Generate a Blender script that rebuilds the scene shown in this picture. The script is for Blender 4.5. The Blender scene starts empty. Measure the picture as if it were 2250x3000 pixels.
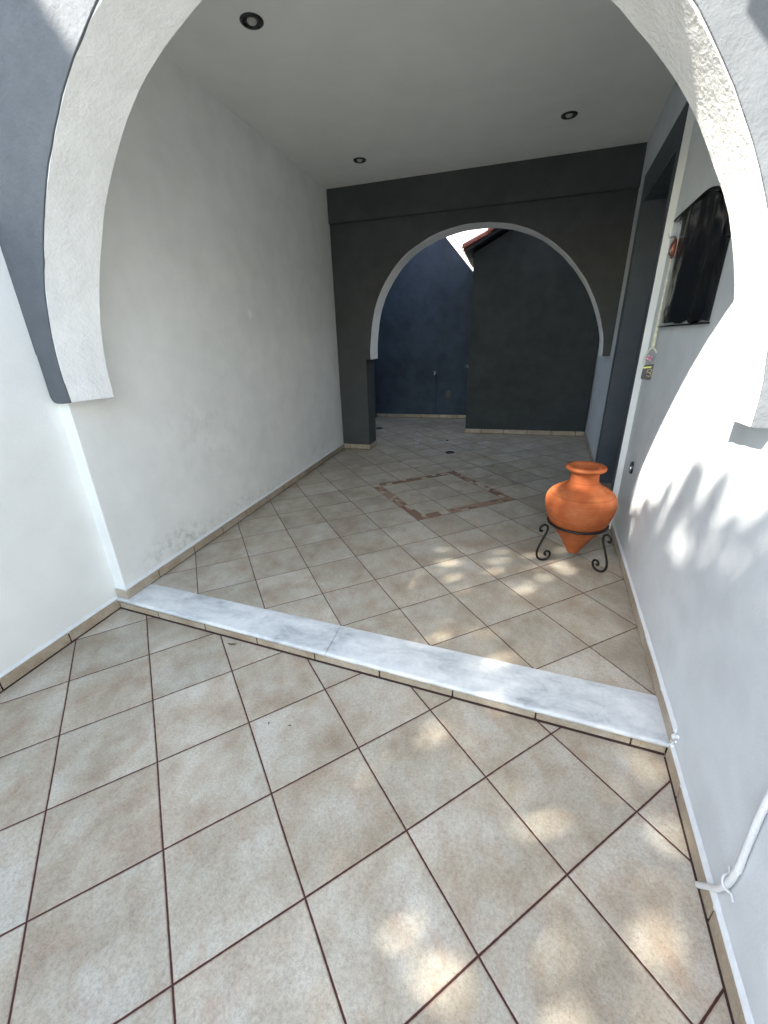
import bpy, bmesh, math, random
from mathutils import Vector, Matrix, noise
random.seed(7)
S = bpy.context.scene
C = S.collection
TILE = 0.333
HU = 0.0666           # height of the porch floor above the patio
KW = 0.1035           # slant of the house wall
PHI = math.atan(KW)

# ------------------------------------------------------------------ helpers
def link(o):
    C.objects.link(o); return o

def thing(name, label, cat, loc=(0, 0, 0), group=None):
    o = link(bpy.data.objects.new(name, None))
    o.location = loc; o.empty_display_size = 0.1
    o['label'] = label; o['category'] = cat
    if group: o['group'] = group
    return o

def tag(o, label, cat, group=None):
    o['label'] = label; o['category'] = cat
    if group: o['group'] = group
    return o

def obj(name, bm, mats, parent=None, smooth=False, bevel=0.0, seg=2, angle=40):
    me = bpy.data.meshes.new(name)
    bmesh.ops.recalc_face_normals(bm, faces=bm.faces)
    bm.to_mesh(me); bm.free()
    for m in (mats if isinstance(mats, (list, tuple)) else [mats]):
        me.materials.append(m)
    o = link(bpy.data.objects.new(name, me))
    if parent:
        o.parent = parent
        o.matrix_parent_inverse = Matrix.Translation(-Vector(parent.location))
    if smooth:
        for p in me.polygons: p.use_smooth = True
        me.set_sharp_from_angle(angle=math.radians(angle))
    if bevel:
        b = o.modifiers.new('bevel', 'BEVEL'); b.width = bevel; b.segments = seg
        b.limit_method = 'ANGLE'; b.angle_limit = math.radians(50)
    return o

def struct(o):
    o['kind'] = 'structure'; return o

def prism(bm, pts, z0, z1, mi=0):
    """vertical prism over a plan polygon"""
    a = [bm.verts.new((x, y, z0)) for x, y in pts]
    b = [bm.verts.new((x, y, z1)) for x, y in pts]
    fs = [bm.faces.new(a), bm.faces.new(b)]
    n = len(pts)
    for i in range(n):
        fs.append(bm.faces.new((a[i], a[(i + 1) % n], b[(i + 1) % n], b[i])))
    for f in fs: f.material_index = mi
    return fs

def box(bm, x0, x1, y0, y1, z0, z1, mi=0):
    return prism(bm, [(x0, y0), (x1, y0), (x1, y1), (x0, y1)], z0, z1, mi)

def extrude_pts(bm, P, Q, mi=0, caps=True):
    """two matching loops of 3-D points joined by side faces"""
    a = [bm.verts.new(p) for p in P]; b = [bm.verts.new(p) for p in Q]
    n = len(P); fs = []
    if caps:
        fs += [bm.faces.new(a), bm.faces.new(b)]
    for i in range(n):
        fs.append(bm.faces.new((a[i], a[(i + 1) % n], b[(i + 1) % n], b[i])))
    for f in fs: f.material_index = mi
    return fs

def tube(bm, pts, r, n=10, closed=False, mi=0):
    pts = [Vector(p) for p in pts]
    N = len(pts); rings = []
    prev = None
    for i, p in enumerate(pts):
        if closed: t = pts[(i + 1) % N] - pts[i - 1]
        else: t = pts[min(i + 1, N - 1)] - pts[max(i - 1, 0)]
        t.normalize()
        if prev is None:
            u = t.orthogonal().normalized()
        else:
            u = (prev - t * prev.dot(t))
            if u.length < 1e-6: u = t.orthogonal()
            u.normalize()
        prev = u; v = t.cross(u)
        rr = r[i] if isinstance(r, (list, tuple)) else r
        rings.append([bm.verts.new(p + (u * math.cos(2 * math.pi * k / n) + v * math.sin(2 * math.pi * k / n)) * rr) for k in range(n)])
    M = N if closed else N - 1
    for i in range(M):
        A, B = rings[i], rings[(i + 1) % N]
        for k in range(n):
            bm.faces.new((A[k], A[(k + 1) % n], B[(k + 1) % n], B[k])).material_index = mi
    if not closed:
        bm.faces.new(rings[0]).material_index = mi; bm.faces.new(rings[-1]).material_index = mi

def lathe(bm, prof, cx, cy, n=64, mi=0, wob=0.0):
    rings = []
    for (r, z) in prof:
        rings.append([bm.verts.new((cx + r * math.cos(2 * math.pi * k / n) * (1 + wob * math.sin(3 * 2 * math.pi * k / n + z * 9)),
                                    cy + r * math.sin(2 * math.pi * k / n), z)) for k in range(n)])
    for A, B in zip(rings, rings[1:]):
        for k in range(n):
            bm.faces.new((A[k], A[(k + 1) % n], B[(k + 1) % n], B[k])).material_index = mi
    return rings

def smooth_path(pts, k=8):
    P = [Vector(p) for p in pts]; out = []
    for i in range(len(P) - 1):
        p0 = P[max(i - 1, 0)]; p1 = P[i]; p2 = P[i + 1]; p3 = P[min(i + 2, len(P) - 1)]
        for j in range(k):
            t = j / k
            out.append(0.5 * ((2 * p1) + (p2 - p0) * t + (2 * p0 - 5 * p1 + 4 * p2 - p3) * t * t + (3 * p1 - p0 - 3 * p2 + p3) * t ** 3))
    out.append(P[-1]); return out

# ------------------------------------------------------------------ materials
def mat(name):
    m = bpy.data.materials.new(name); m.use_nodes = True
    nt = m.node_tree; b = nt.nodes['Principled BSDF']
    return m, nt, b
def nd(nt, t, **kw):
    n = nt.nodes.new(t)
    for k, v in kw.items():
        if k in n.inputs: n.inputs[k].default_value = v
        else: setattr(n, k, v)
    return n
def ramp(nt, src, stops):
    r = nd(nt, 'ShaderNodeValToRGB')
    e = r.color_ramp.elements
    while len(e) < len(stops): e.new(0.5)
    for el, (p, c) in zip(e, stops):
        el.position = p; el.color = (*c, 1) if len(c) == 3 else c
    nt.links.new(src, r.inputs['Fac']); return r
def mixc(nt, fac, a, b, mode='MIX'):
    m = nd(nt, 'ShaderNodeMix', data_type='RGBA', blend_type=mode)
    for sock, v in ((m.inputs[0], fac), (m.inputs[6], a), (m.inputs[7], b)):
        if hasattr(v, 'is_output'): nt.links.new(v, sock)
        elif isinstance(v, (int, float)): sock.default_value = v
        else: sock.default_value = (*v, 1)
    return m.outputs[2]
def math_(nt, op, a, b=None, c=None):
    m = nd(nt, 'ShaderNodeMath', operation=op)
    for i, v in enumerate((a, b, c)):
        if v is None: continue
        if hasattr(v, 'is_output'): nt.links.new(v, m.inputs[i])
        else: m.inputs[i].default_value = v
    return m.outputs[0]

def plaster(name, col, var=0.06, rough=0.85, coarse=0.25, fine=0.15, cs=9.0, fs=120.0, stain=None, spec=0.3):
    m, nt, b = mat(name)
    tc = nd(nt, 'ShaderNodeTexCoord')
    n1 = nd(nt, 'ShaderNodeTexNoise', Scale=1.7, Detail=6.0, Roughness=0.6)
    n2 = nd(nt, 'ShaderNodeTexNoise', Scale=cs, Detail=5.0, Roughness=0.55)
    n3 = nd(nt, 'ShaderNodeTexNoise', Scale=fs, Detail=3.0, Roughness=0.6)
    for n in (n1, n2, n3): nt.links.new(tc.outputs['Object'], n.inputs['Vector'])
    dark = tuple(c * (1 - var * 1.6) for c in col); lite = tuple(min(1, c * (1 + var * 0.5)) for c in col)
    r = ramp(nt, n1.outputs['Fac'], [(0.3, dark), (0.62, lite)])
    out = r.outputs['Color']
    r2 = ramp(nt, n2.outputs['Fac'], [(0.35, (1 - var, 1 - var, 1 - var)), (0.6, (1, 1, 1))])
    out = mixc(nt, 1.0, out, r2.outputs['Color'], 'MULTIPLY')
    if stain:   # sparse scuffs and dirt specks with shapes of their own
        n4 = nd(nt, 'ShaderNodeTexNoise', Scale=stain[1], Detail=8.0, Roughness=0.75)
        nt.links.new(tc.outputs['Object'], n4.inputs['Vector'])
        r4 = ramp(nt, n4.outputs['Fac'], [(stain[2], (0, 0, 0)), (stain[2] + 0.09, (1, 1, 1))])
        out = mixc(nt, math_(nt, 'MULTIPLY', r4.outputs['Color'], stain[3]), out, stain[0])
    nt.links.new(out, b.inputs['Base Color'])
    b.inputs['Roughness'].default_value = rough
    b.inputs['Specular IOR Level'].default_value = spec
    h = math_(nt, 'ADD', math_(nt, 'MULTIPLY', n2.outputs['Fac'], coarse), math_(nt, 'MULTIPLY', n3.outputs['Fac'], fine * 0.12))
    bp = nd(nt, 'ShaderNodeBump', Strength=0.7, Distance=0.02)
    nt.links.new(h, bp.inputs['Height']); nt.links.new(bp.outputs['Normal'], b.inputs['Normal'])
    return m

def flat(name, col, rough=0.5, metal=0.0, spec=0.5, bump=0.0, bs=60.0):
    m, nt, b = mat(name)
    tc = nd(nt, 'ShaderNodeTexCoord')
    n = nd(nt, 'ShaderNodeTexNoise', Scale=bs, Detail=4.0)
    nt.links.new(tc.outputs['Object'], n.inputs['Vector'])
    r = ramp(nt, n.outputs['Fac'], [(0.3, tuple(c * 0.8 for c in col)), (0.7, tuple(min(1, c * 1.1) for c in col))])
    nt.links.new(r.outputs['Color'], b.inputs['Base Color'])
    b.inputs['Roughness'].default_value = rough; b.inputs['Metallic'].default_value = metal
    b.inputs['Specular IOR Level'].default_value = spec
    if bump:
        bp = nd(nt, 'ShaderNodeBump', Strength=bump, Distance=0.004)
        nt.links.new(n.outputs['Fac'], bp.inputs['Height']); nt.links.new(bp.outputs['Normal'], b.inputs['Normal'])
    return m

def tile_colour(nt, vec, rnd):
    """beige stone-look ceramic; vec in metres, rnd a per-tile random vector"""
    add = nd(nt, 'ShaderNodeVectorMath', operation='ADD')
    nt.links.new(vec, add.inputs[0])
    if rnd is not None:
        sc = nd(nt, 'ShaderNodeVectorMath', operation='SCALE'); sc.inputs['Scale'].default_value = 37.0
        nt.links.new(rnd, sc.inputs[0]); nt.links.new(sc.outputs[0], add.inputs[1])
    V = add.outputs[0]
    mp = nd(nt, 'ShaderNodeMapping'); mp.inputs['Scale'].default_value = (1.0, 0.78, 1.0)
    mp.inputs['Rotation'].default_value = (0, 0, 0.5)
    nt.links.new(V, mp.inputs['Vector'])
    nb = nd(nt, 'ShaderNodeTexNoise', Scale=6.0, Detail=5.0, Roughness=0.62)
    nm = nd(nt, 'ShaderNodeTexNoise', Scale=10.0, Detail=7.0, Roughness=0.72, Distortion=0.3)
    nf = nd(nt, 'ShaderNodeTexNoise', Scale=110.0, Detail=4.0, Roughness=0.75)
    nx = nd(nt, 'ShaderNodeTexNoise', Scale=260.0, Detail=2.0, Roughness=0.6)
    nt.links.new(mp.outputs[0], nb.inputs['Vector']); nt.links.new(mp.outputs[0], nm.inputs['Vector'])
    nt.links.new(V, nf.inputs['Vector']); nt.links.new(V, nx.inputs['Vector'])
    base = ramp(nt, nb.outputs['Fac'], [(0.28, (0.320, 0.265, 0.205)), (0.47, (0.420, 0.376, 0.305)), (0.67, (0.505, 0.483, 0.432))])
    pink = ramp(nt, nm.outputs['Fac'], [(0.52, (0, 0, 0)), (0.74, (1, 1, 1))])
    c = mixc(nt, math_(nt, 'MULTIPLY', pink.outputs['Color'], 0.65), base.outputs['Color'], (0.36, 0.25, 0.178))
    sp = ramp(nt, nf.outputs['Fac'], [(0.30, (0.70, 0.68, 0.65)), (0.50, (0.98, 0.98, 0.98)), (0.7, (1.20, 1.18, 1.14))])
    c = mixc(nt, 0.8, c, sp.outputs['Color'], 'MULTIPLY')
    sx = ramp(nt, nx.outputs['Fac'], [(0.32, (0.72, 0.71, 0.68)), (0.5, (1, 1, 1))])
    c = mixc(nt, 0.6, c, sx.outputs['Color'], 'MULTIPLY')
    ns = nd(nt, 'ShaderNodeTexNoise', Scale=34.0, Detail=5.0, Roughness=0.7)
    nt.links.new(V, ns.inputs['Vector'])
    rs = ramp(nt, ns.outputs['Fac'], [(0.70, (0, 0, 0)), (0.76, (1, 1, 1))])
    c = mixc(nt, math_(nt, 'MULTIPLY', rs.outputs['Color'], 0.55), c, (0.14, 0.11, 0.08))
    ng = nd(nt, 'ShaderNodeTexNoise', Scale=2.3, Detail=3.0, Roughness=0.5)
    nt.links.new(V, ng.inputs['Vector'])
    rg_ = ramp(nt, ng.outputs['Fac'], [(0.35, (0.90, 0.905, 0.89)), (0.65, (1.05, 1.04, 1.03))])
    c = mixc(nt, 1.0, c, rg_.outputs['Color'], 'MULTIPLY')
    return c, nf.outputs['Fac'], nb.outputs['Fac']

def floor_tiles(name, ang, off_i, off_j, grout=0.0082):
    """square tiles: i = (p . e1)/TILE + off_i ; j = (p . e2)/TILE + off_j (e2 = e1 turned; sign given)"""
    m, nt, b = mat(name)
    geo = nd(nt, 'ShaderNodeTexCoord')
    sep = nd(nt, 'ShaderNodeSeparateXYZ'); nt.links.new(geo.outputs['Object'], sep.inputs[0])
    # hand-laid: very slight waver of the joints
    wn = nd(nt, 'ShaderNodeTexNoise', Scale=1.3, Detail=2.0); nt.links.new(geo.outputs['Object'], wn.inputs['Vector'])
    wv = math_(nt, 'MULTIPLY', math_(nt, 'SUBTRACT', wn.outputs['Fac'], 0.5), 0.03)
    def coord(ex, ey, off):
        a = math_(nt, 'ADD', math_(nt, 'MULTIPLY', sep.outputs[0], ex / TILE), math_(nt, 'MULTIPLY', sep.outputs[1], ey / TILE))
        return math_(nt, 'ADD', math_(nt, 'ADD', a, off), wv)
    (ex1, ey1), (ex2, ey2) = ang
    I = coord(ex1, ey1, off_i); J = coord(ex2, ey2, off_j)
    fi = math_(nt, 'FLOOR', I); fj = math_(nt, 'FLOOR', J)
    cmb = nd(nt, 'ShaderNodeCombineXYZ'); nt.links.new(fi, cmb.inputs[0]); nt.links.new(fj, cmb.inputs[1])
    wh = nd(nt, 'ShaderNodeTexWhiteNoise', noise_dimensions='3D'); nt.links.new(cmb.outputs[0], wh.inputs['Vector'])
    col, nf, nb = tile_colour(nt, geo.outputs['Object'], wh.outputs['Color'])
    tint = ramp(nt, wh.outputs['Value'], [(0.0, (0.85, 0.83, 0.80)), (0.5, (0.92, 0.90, 0.875)), (1.0, (0.98, 0.965, 0.945))])
    col = mixc(nt, 1.0, col, tint.outputs['Color'], 'MULTIPLY')
    def edge(x):
        f = math_(nt, 'FRACT', x)
        return math_(nt, 'MINIMUM', f, math_(nt, 'SUBTRACT', 1.0, f))
    d = math_(nt, 'MINIMUM', edge(I), edge(J))
    gn = nd(nt, 'ShaderNodeTexNoise', Scale=60.0, Detail=2.0); nt.links.new(geo.outputs['Object'], gn.inputs['Vector'])
    d2 = math_(nt, 'ADD', d, math_(nt, 'MULTIPLY', math_(nt, 'SUBTRACT', gn.outputs['Fac'], 0.5), 0.006))
    gm = nd(nt, 'ShaderNodeMapRange'); gm.inputs['From Min'].default_value = grout * 0.75; gm.inputs['From Max'].default_value = grout * 1.15
    gm.inputs['To Min'].default_value = 1.0; gm.inputs['To Max'].default_value = 0.0
    nt.links.new(d2, gm.inputs['Value'])
    # rust-coloured bleed of the grout into the tile edge
    bl = nd(nt, 'ShaderNodeMapRange'); bl.inputs['From Min'].default_value = grout; bl.inputs['From Max'].default_value = grout * 2.4
    bl.inputs['To Min'].default_value = 0.35; bl.inputs['To Max'].default_value = 0.0
    nt.links.new(d2, bl.inputs['Value'])
    col = mixc(nt, bl.outputs[0], col, (0.25, 0.13, 0.10))
    col = mixc(nt, gm.outputs[0], col, (0.050, 0.017, 0.013))
    nt.links.new(col, b.inputs['Base Color'])
    rg = ramp(nt, nb, [(0.3, (0.34, 0.34, 0.34)), (0.7, (0.46, 0.46, 0.46))])
    rr = mixc(nt, gm.outputs[0], rg.outputs['Color'], (0.9, 0.9, 0.9))
    nt.links.new(rr, b.inputs['Roughness'])
    b.inputs['Specular IOR Level'].default_value = 0.35
    pil = nd(nt, 'ShaderNodeMapRange'); pil.inputs['From Min'].default_value = grout * 0.6; pil.inputs['From Max'].default_value = grout * 2.2
    nt.links.new(d, pil.inputs['Value'])
    h = math_(nt, 'ADD', math_(nt, 'MULTIPLY', nf, 0.22), pil.outputs[0])
    bp = nd(nt, 'ShaderNodeBump', Strength=0.55, Distance=0.003)
    nt.links.new(h, bp.inputs['Height']); nt.links.new(bp.outputs['Normal'], b.inputs['Normal'])
    return m

s2 = math.sqrt(0.5)
M_patio = floor_tiles('patio_tiles', ((s2, s2), (s2, -s2)), 2.69475, 6.07055)
A = 0.6892358
M_porch = floor_tiles('porch_tiles', ((math.cos(A), math.sin(A)), (-math.sin(A), math.cos(A))), -1.4710, -4.07966, grout=0.0062)
def simple_tile():
    m, nt, b = mat('skirting_tile')
    tc = nd(nt, 'ShaderNodeTexCoord')
    c, nf, nb = tile_colour(nt, tc.outputs['Object'], None)
    c = mixc(nt, 1.0, c, (0.90, 0.83, 0.77), 'MULTIPLY')
    nt.links.new(c, b.inputs['Base Color']); b.inputs['Roughness'].default_value = 0.42
    return m
M_tile = simple_tile()
M_grout = flat('dark_grout', (0.034, 0.013, 0.011), 0.9)
M_white = plaster('white_plaster', (0.79, 0.80, 0.78), 0.035, coarse=0.10, fine=0.5, cs=5.0, stain=((0.45, 0.45, 0.43), 5.0, 0.68, 0.30))
def scuffs(m, spots):
    nt = m.node_tree; b = nt.nodes['Principled BSDF']; src = b.inputs['Base Color'].links[0].from_socket
    tc = nd(nt, 'ShaderNodeTexCoord'); out = src
    for (x, y, z, rx, ry, rz, col, amt, sc) in spots:
        mp = nd(nt, 'ShaderNodeMapping'); mp.inputs['Location'].default_value = (-x / rx, -y / ry, -z / rz); mp.inputs['Scale'].default_value = (1 / rx, 1 / ry, 1 / rz)
        nt.links.new(tc.outputs['Object'], mp.inputs[0])
        ln = nd(nt, 'ShaderNodeVectorMath', operation='LENGTH'); nt.links.new(mp.outputs[0], ln.inputs[0])
        mk = nd(nt, 'ShaderNodeMapRange'); mk.inputs['From Min'].default_value = 1.0; mk.inputs['From Max'].default_value = 0.2
        nt.links.new(ln.outputs['Value'], mk.inputs['Value'])
        n = nd(nt, 'ShaderNodeTexNoise', Scale=sc, Detail=7.0, Roughness=0.7); nt.links.new(tc.outputs['Object'], n.inputs['Vector'])
        r = ramp(nt, n.outputs['Fac'], [(0.46, (0, 0, 0)), (0.68, (1, 1, 1))])
        f = math_(nt, 'MULTIPLY', math_(nt, 'MULTIPLY', mk.outputs[0], r.outputs['Color']), amt)
        out = mixc(nt, f, out, col)
    nt.links.new(out, b.inputs['Base Color'])
M_porchw = plaster('porch_wall_plaster', (0.79, 0.80, 0.78), 0.045, coarse=0.14, fine=0.6, cs=6.0, stain=((0.45, 0.45, 0.43), 5.0, 0.68, 0.30))
scuffs(M_porchw, [(-2.0, 2.05, 0.20, 0.3, 0.42, 0.16, (0.36, 0.35, 0.33), 0.75, 16.0), (-2.0, 3.0, 0.19, 0.3, 0.9, 0.09, (0.42, 0.40, 0.37), 0.5, 22.0),
                  (-2.0, 2.5, 0.85, 0.3, 0.5, 0.4, (0.60, 0.60, 0.58), 0.6, 7.0), (-2.0, 4.4, 0.30, 0.3, 0.7, 0.2, (0.48, 0.47, 0.45), 0.5, 12.0), (-2.0, 3.3, 1.65, 0.3, 0.05, 0.05, (0.95, 0.95, 0.93), 0.8, 9.0)])
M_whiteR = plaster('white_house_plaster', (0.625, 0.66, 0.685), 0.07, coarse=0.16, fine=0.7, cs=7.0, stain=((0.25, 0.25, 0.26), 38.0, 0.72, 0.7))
M_stucco = plaster('rough_white_stucco', (0.71, 0.71, 0.695), 0.06, coarse=0.4, fine=1.45, cs=11.0, fs=70.0)
M_ceil = plaster('ceiling_plaster', (0.77, 0.775, 0.745), 0.03, coarse=0.06, fine=0.25, cs=4.0)
M_grey = plaster('blue_grey_plaster', (0.104, 0.113, 0.125), 0.09, coarse=0.45, fine=1.4, cs=16.0, fs=70.0, rough=0.8)
M_dark = plaster('slate_grey_plaster', (0.063, 0.066, 0.067), 0.13, coarse=0.12, fine=0.4, cs=8.0, rough=0.75)
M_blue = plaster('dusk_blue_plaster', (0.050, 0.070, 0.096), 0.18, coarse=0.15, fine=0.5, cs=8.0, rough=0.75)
M_block = plaster('charcoal_plaster', (0.040, 0.046, 0.047), 0.16, coarse=0.15, fine=0.5, cs=8.0, rough=0.75)
M_mortar = plaster('white_mortar', (0.70, 0.73, 0.74), 0.06, coarse=0.3, fine=0.8, cs=40.0, stain=((0.12, 0.11, 0.10), 45.0, 0.70, 0.8))

def marble():
    m, nt, b = mat('white_marble')
    tc = nd(nt, 'ShaderNodeTexCoord')
    mp = nd(nt, 'ShaderNodeMapping'); mp.inputs['Rotation'].default_value = (0, 0, -0.62); mp.inputs['Scale'].default_value = (1.9, 4.4, 3.0)
    nt.links.new(tc.outputs['Object'], mp.inputs[0])
    n1 = nd(nt, 'ShaderNodeTexNoise', Scale=1.9, Detail=9.0, Roughness=0.68, Distortion=0.5)
    n2 = nd(nt, 'ShaderNodeTexNoise', Scale=0.75, Detail=5.0, Roughness=0.55, Distortion=1.7)
    n3 = nd(nt, 'ShaderNodeTexNoise', Scale=45.0, Detail=3.0)
    for n in (n1, n2): nt.links.new(mp.outputs[0], n.inputs['Vector'])
    nt.links.new(tc.outputs['Object'], n3.inputs['Vector'])
    r1 = ramp(nt, n1.outputs['Fac'], [(0.31, (0.29, 0.31, 0.32)), (0.43, (0.50, 0.52, 0.52)), (0.60, (0.655, 0.665, 0.65))])
    v = math_(nt, 'ABSOLUTE', math_(nt, 'SUBTRACT', n2.outputs['Fac'], 0.5))
    r2 = ramp(nt, v, [(0.0, (0.90, 0.90, 0.905)), (0.010, (0.96, 0.965, 0.97)), (0.03, (1, 1, 1))])
    c = mixc(nt, 0.85, r1.outputs['Color'], r2.outputs['Color'], 'MULTIPLY')
    r3 = ramp(nt, n3.outputs['Fac'], [(0.35, (0.93, 0.93, 0.93)), (0.6, (1, 1, 1))])
    c = mixc(nt, 1.0, c, r3.outputs['Color'], 'MULTIPLY')
    nt.links.new(c, b.inputs['Base Color']); b.inputs['Roughness'].default_value = 0.33
    return m
M_marble = marble()

def clay():
    m, nt, b = mat('terracotta_clay')
    tc = nd(nt, 'ShaderNodeTexCoord')
    sep = nd(nt, 'ShaderNodeSeparateXYZ'); nt.links.new(tc.outputs['Object'], sep.inputs[0])
    n0 = nd(nt, 'ShaderNodeTexNoise', Scale=3.0, Detail=2.0); nt.links.new(tc.outputs['Object'], n0.inputs['Vector'])
    zz = math_(nt, 'ADD', sep.outputs[2], math_(nt, 'MULTIPLY', n0.outputs['Fac'], 0.02))
    cmb = nd(nt, 'ShaderNodeCombineXYZ'); nt.links.new(zz, cmb.inputs[2])
    w = nd(nt, 'ShaderNodeTexNoise', Scale=95.0, Detail=3.0, Roughness=0.6)
    nt.links.new(cmb.outputs[0], w.inputs['Vector'])
    n1 = nd(nt, 'ShaderNodeTexNoise', Scale=9.0, Detail=6.0, Roughness=0.6); nt.links.new(tc.outputs['Object'], n1.inputs['Vector'])
    r = ramp(nt, n1.outputs['Fac'], [(0.25, (0.25, 0.058, 0.017)), (0.5, (0.325, 0.090, 0.029)), (0.62, (0.36, 0.112, 0.042)), (0.78, (0.43, 0.165, 0.08))])
    r2 = ramp(nt, w.outputs['Fac'], [(0.35, (0.76, 0.72, 0.70)), (0.6, (1.03, 1.03, 1.03))])
    c = mixc(nt, 0.9, r.outputs['Color'], r2.outputs['Color'], 'MULTIPLY')
    nt.links.new(c, b.inputs['Base Color']); b.inputs['Roughness'].default_value = 0.75
    b.inputs['Specular IOR Level'].default_value = 0.18
    bp = nd(nt, 'ShaderNodeBump', Strength=0.5, Distance=0.003)
    nt.links.new(w.outputs['Fac'], bp.inputs['Height']); nt.links.new(bp.outputs['Normal'], b.inputs['Normal'])
    return m
M_clay = clay()
M_iron = flat('black_wrought_iron', (0.012, 0.012, 0.013), 0.42, 0.6, bump=0.5, bs=150)
M_black = flat('black_plastic', (0.008, 0.008, 0.009), 0.35)
M_bulb = flat('frosted_bulb', (0.42, 0.42, 0.40), 0.3)
M_gloss = flat('glossy_black_sheet', (0.006, 0.007, 0.009), 0.22, spec=0.45, bump=0.35, bs=22)
M_pvc = flat('white_conduit_plastic', (0.68, 0.69, 0.69), 0.4, bs=3)
M_cord = flat('cream_cord', (0.74, 0.72, 0.56), 0.8)
M_pink = flat('pink_charm', (0.62, 0.16, 0.26), 0.3)
M_pinkl = flat('pale_pink_bead', (0.85, 0.55, 0.62), 0.25)
M_copper = flat('copper_ring', (0.34, 0.12, 0.08), 0.35, 0.7)
M_lime = flat('yellow_band', (0.72, 0.76, 0.20), 0.5)
M_gold = flat('gold_print', (0.62, 0.47, 0.27), 0.4)
M_steel = flat('grey_steel', (0.42, 0.43, 0.44), 0.3, 0.9)
M_roof = flat('red_roof_tile', (0.33, 0.11, 0.075), 0.8, bump=0.6, bs=30)
M_door = flat('dark_slate_door', (0.050, 0.062, 0.076), 0.45, bs=8)
M_mosA = flat('mosaic_brown', (0.185, 0.105, 0.065), 0.45, bs=90)
M_mosB = flat('mosaic_terracotta', (0.30, 0.195, 0.130), 0.45, bs=90)
M_mosC = flat('mosaic_beige', (0.43, 0.36, 0.28), 0.45, bs=90)
M_leafd = flat('dry_leaf', (0.10, 0.085, 0.04), 0.7)
M_bark = flat('bark', (0.10, 0.07, 0.05), 0.9, bump=0.8, bs=14)
M_ground = plaster('concrete_ground', (0.34, 0.33, 0.31), 0.12, coarse=0.5, fine=1.0, cs=4.0)

def foliage():
    m, nt, b = mat('tree_leaves')
    tc = nd(nt, 'ShaderNodeTexCoord')
    n = nd(nt, 'ShaderNodeTexNoise', Scale=1.4, Detail=3.0); nt.links.new(tc.outputs['Object'], n.inputs['Vector'])
    r = ramp(nt, n.outputs['Fac'], [(0.3, (0.04, 0.075, 0.02)), (0.7, (0.09, 0.13, 0.035))])
    nt.links.new(r.outputs['Color'], b.inputs['Base Color']); b.inputs['Roughness'].default_value = 0.5
    return m
M_leaf = foliage()

# ------------------------------------------------------------------ plan helpers
def rwx(y): return 0.71 + KW * (y - 1.485)
EU = Vector((math.sin(PHI), math.cos(PHI), 0)); EN = Vector((-math.cos(PHI), math.sin(PHI), 0))
RO = Vector((0.71, 1.485, 0))
def W(u, v, z): return RO + EU * u + EN * v + Vector((0, 0, z))     # along the house wall, out of it, up
def wy(y): return (y - 1.485) / math.cos(PHI)                       # u of a point of the wall face at depth y
def wbox(bm, y0, y1, v0, v1, z0, z1, mi=0):
    u0, u1 = wy(y0), wy(y1)
    P = [W(u0, v0, z0), W(u1, v0, z0), W(u1, v1, z0), W(u0, v1, z0)]
    Q = [p + Vector((0, 0, z1 - z0)) for p in P]
    return extrude_pts(bm, P, Q, mi)

def skirting(name, parent, p0, p1, nrm, z0, h=0.065, th=0.010, first=TILE, ledge=True):
    """a row of tiles along the line p0-p1 (plan), nrm = side it stands out to"""
    p0 = Vector((*p0, 0)); p1 = Vector((*p1, 0)); d = (p1 - p0); L = d.length; d.normalize()
    n = Vector((*nrm, 0)); n.normalize()
    bm = bmesh.new()
    def slab(a, b, t, za, zb, mi):
        P = [p0 + d * a, p0 + d * b, p0 + d * b + n * t, p0 + d * a + n * t]
        extrude_pts(bm, [p + Vector((0, 0, za)) for p in P], [p + Vector((0, 0, zb)) for p in P], mi)
    slab(0.004, L - 0.004, th - 0.004, z0, z0 + h - 0.006, 1)
    if z0 == 0.0: slab(0.004, L - 0.004, th + 0.004, 0.0006, 0.0055, 1)
    a = 0.002; w = first
    while a < L - 0.01:
        b = min(a + w - 0.007, L - 0.001)
        slab(a, b, th, z0 + 0.006, z0 + h + random.uniform(-0.0015, 0.0015), 0)
        a = b + 0.007; w = TILE
    o = obj(name, bm, [M_tile, M_grout], parent, bevel=0.0012, seg=1)
    if ledge:       # wavering mortar fillet on top of the tiles
        bm = bmesh.new(); N = max(8, int(L / 0.04)); prev = None
        for i in range(N + 1):
            t = i / N * L
            q = p0 + d * t
            wv = noise.noise(Vector((q.x * 9, q.y * 9, 3.1)))
            hh = 0.017 + 0.003 * wv; dd = th * 0.98 + 0.001 * noise.noise(Vector((q.x * 14, q.y * 14, 8)))
            ring = [bm.verts.new(q + Vector((0, 0, z0 + h - 0.006))), bm.verts.new(q + n * dd + Vector((0, 0, z0 + h - 0.006))),
                    bm.verts.new(q + n * dd * 0.9 + Vector((0, 0, z0 + h + 0.003))), bm.verts.new(q + n * 0.0005 + Vector((0, 0, z0 + h + hh)))]
            if prev:
                for k in range(4): bm.faces.new((prev[k], prev[(k + 1) % 4], ring[(k + 1) % 4], ring[k]))
            else: bm.faces.new(ring)
            prev = ring
        bm.faces.new(prev)
        obj('mortar_fillet', bm, M_mortar, parent)
    return o

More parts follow.
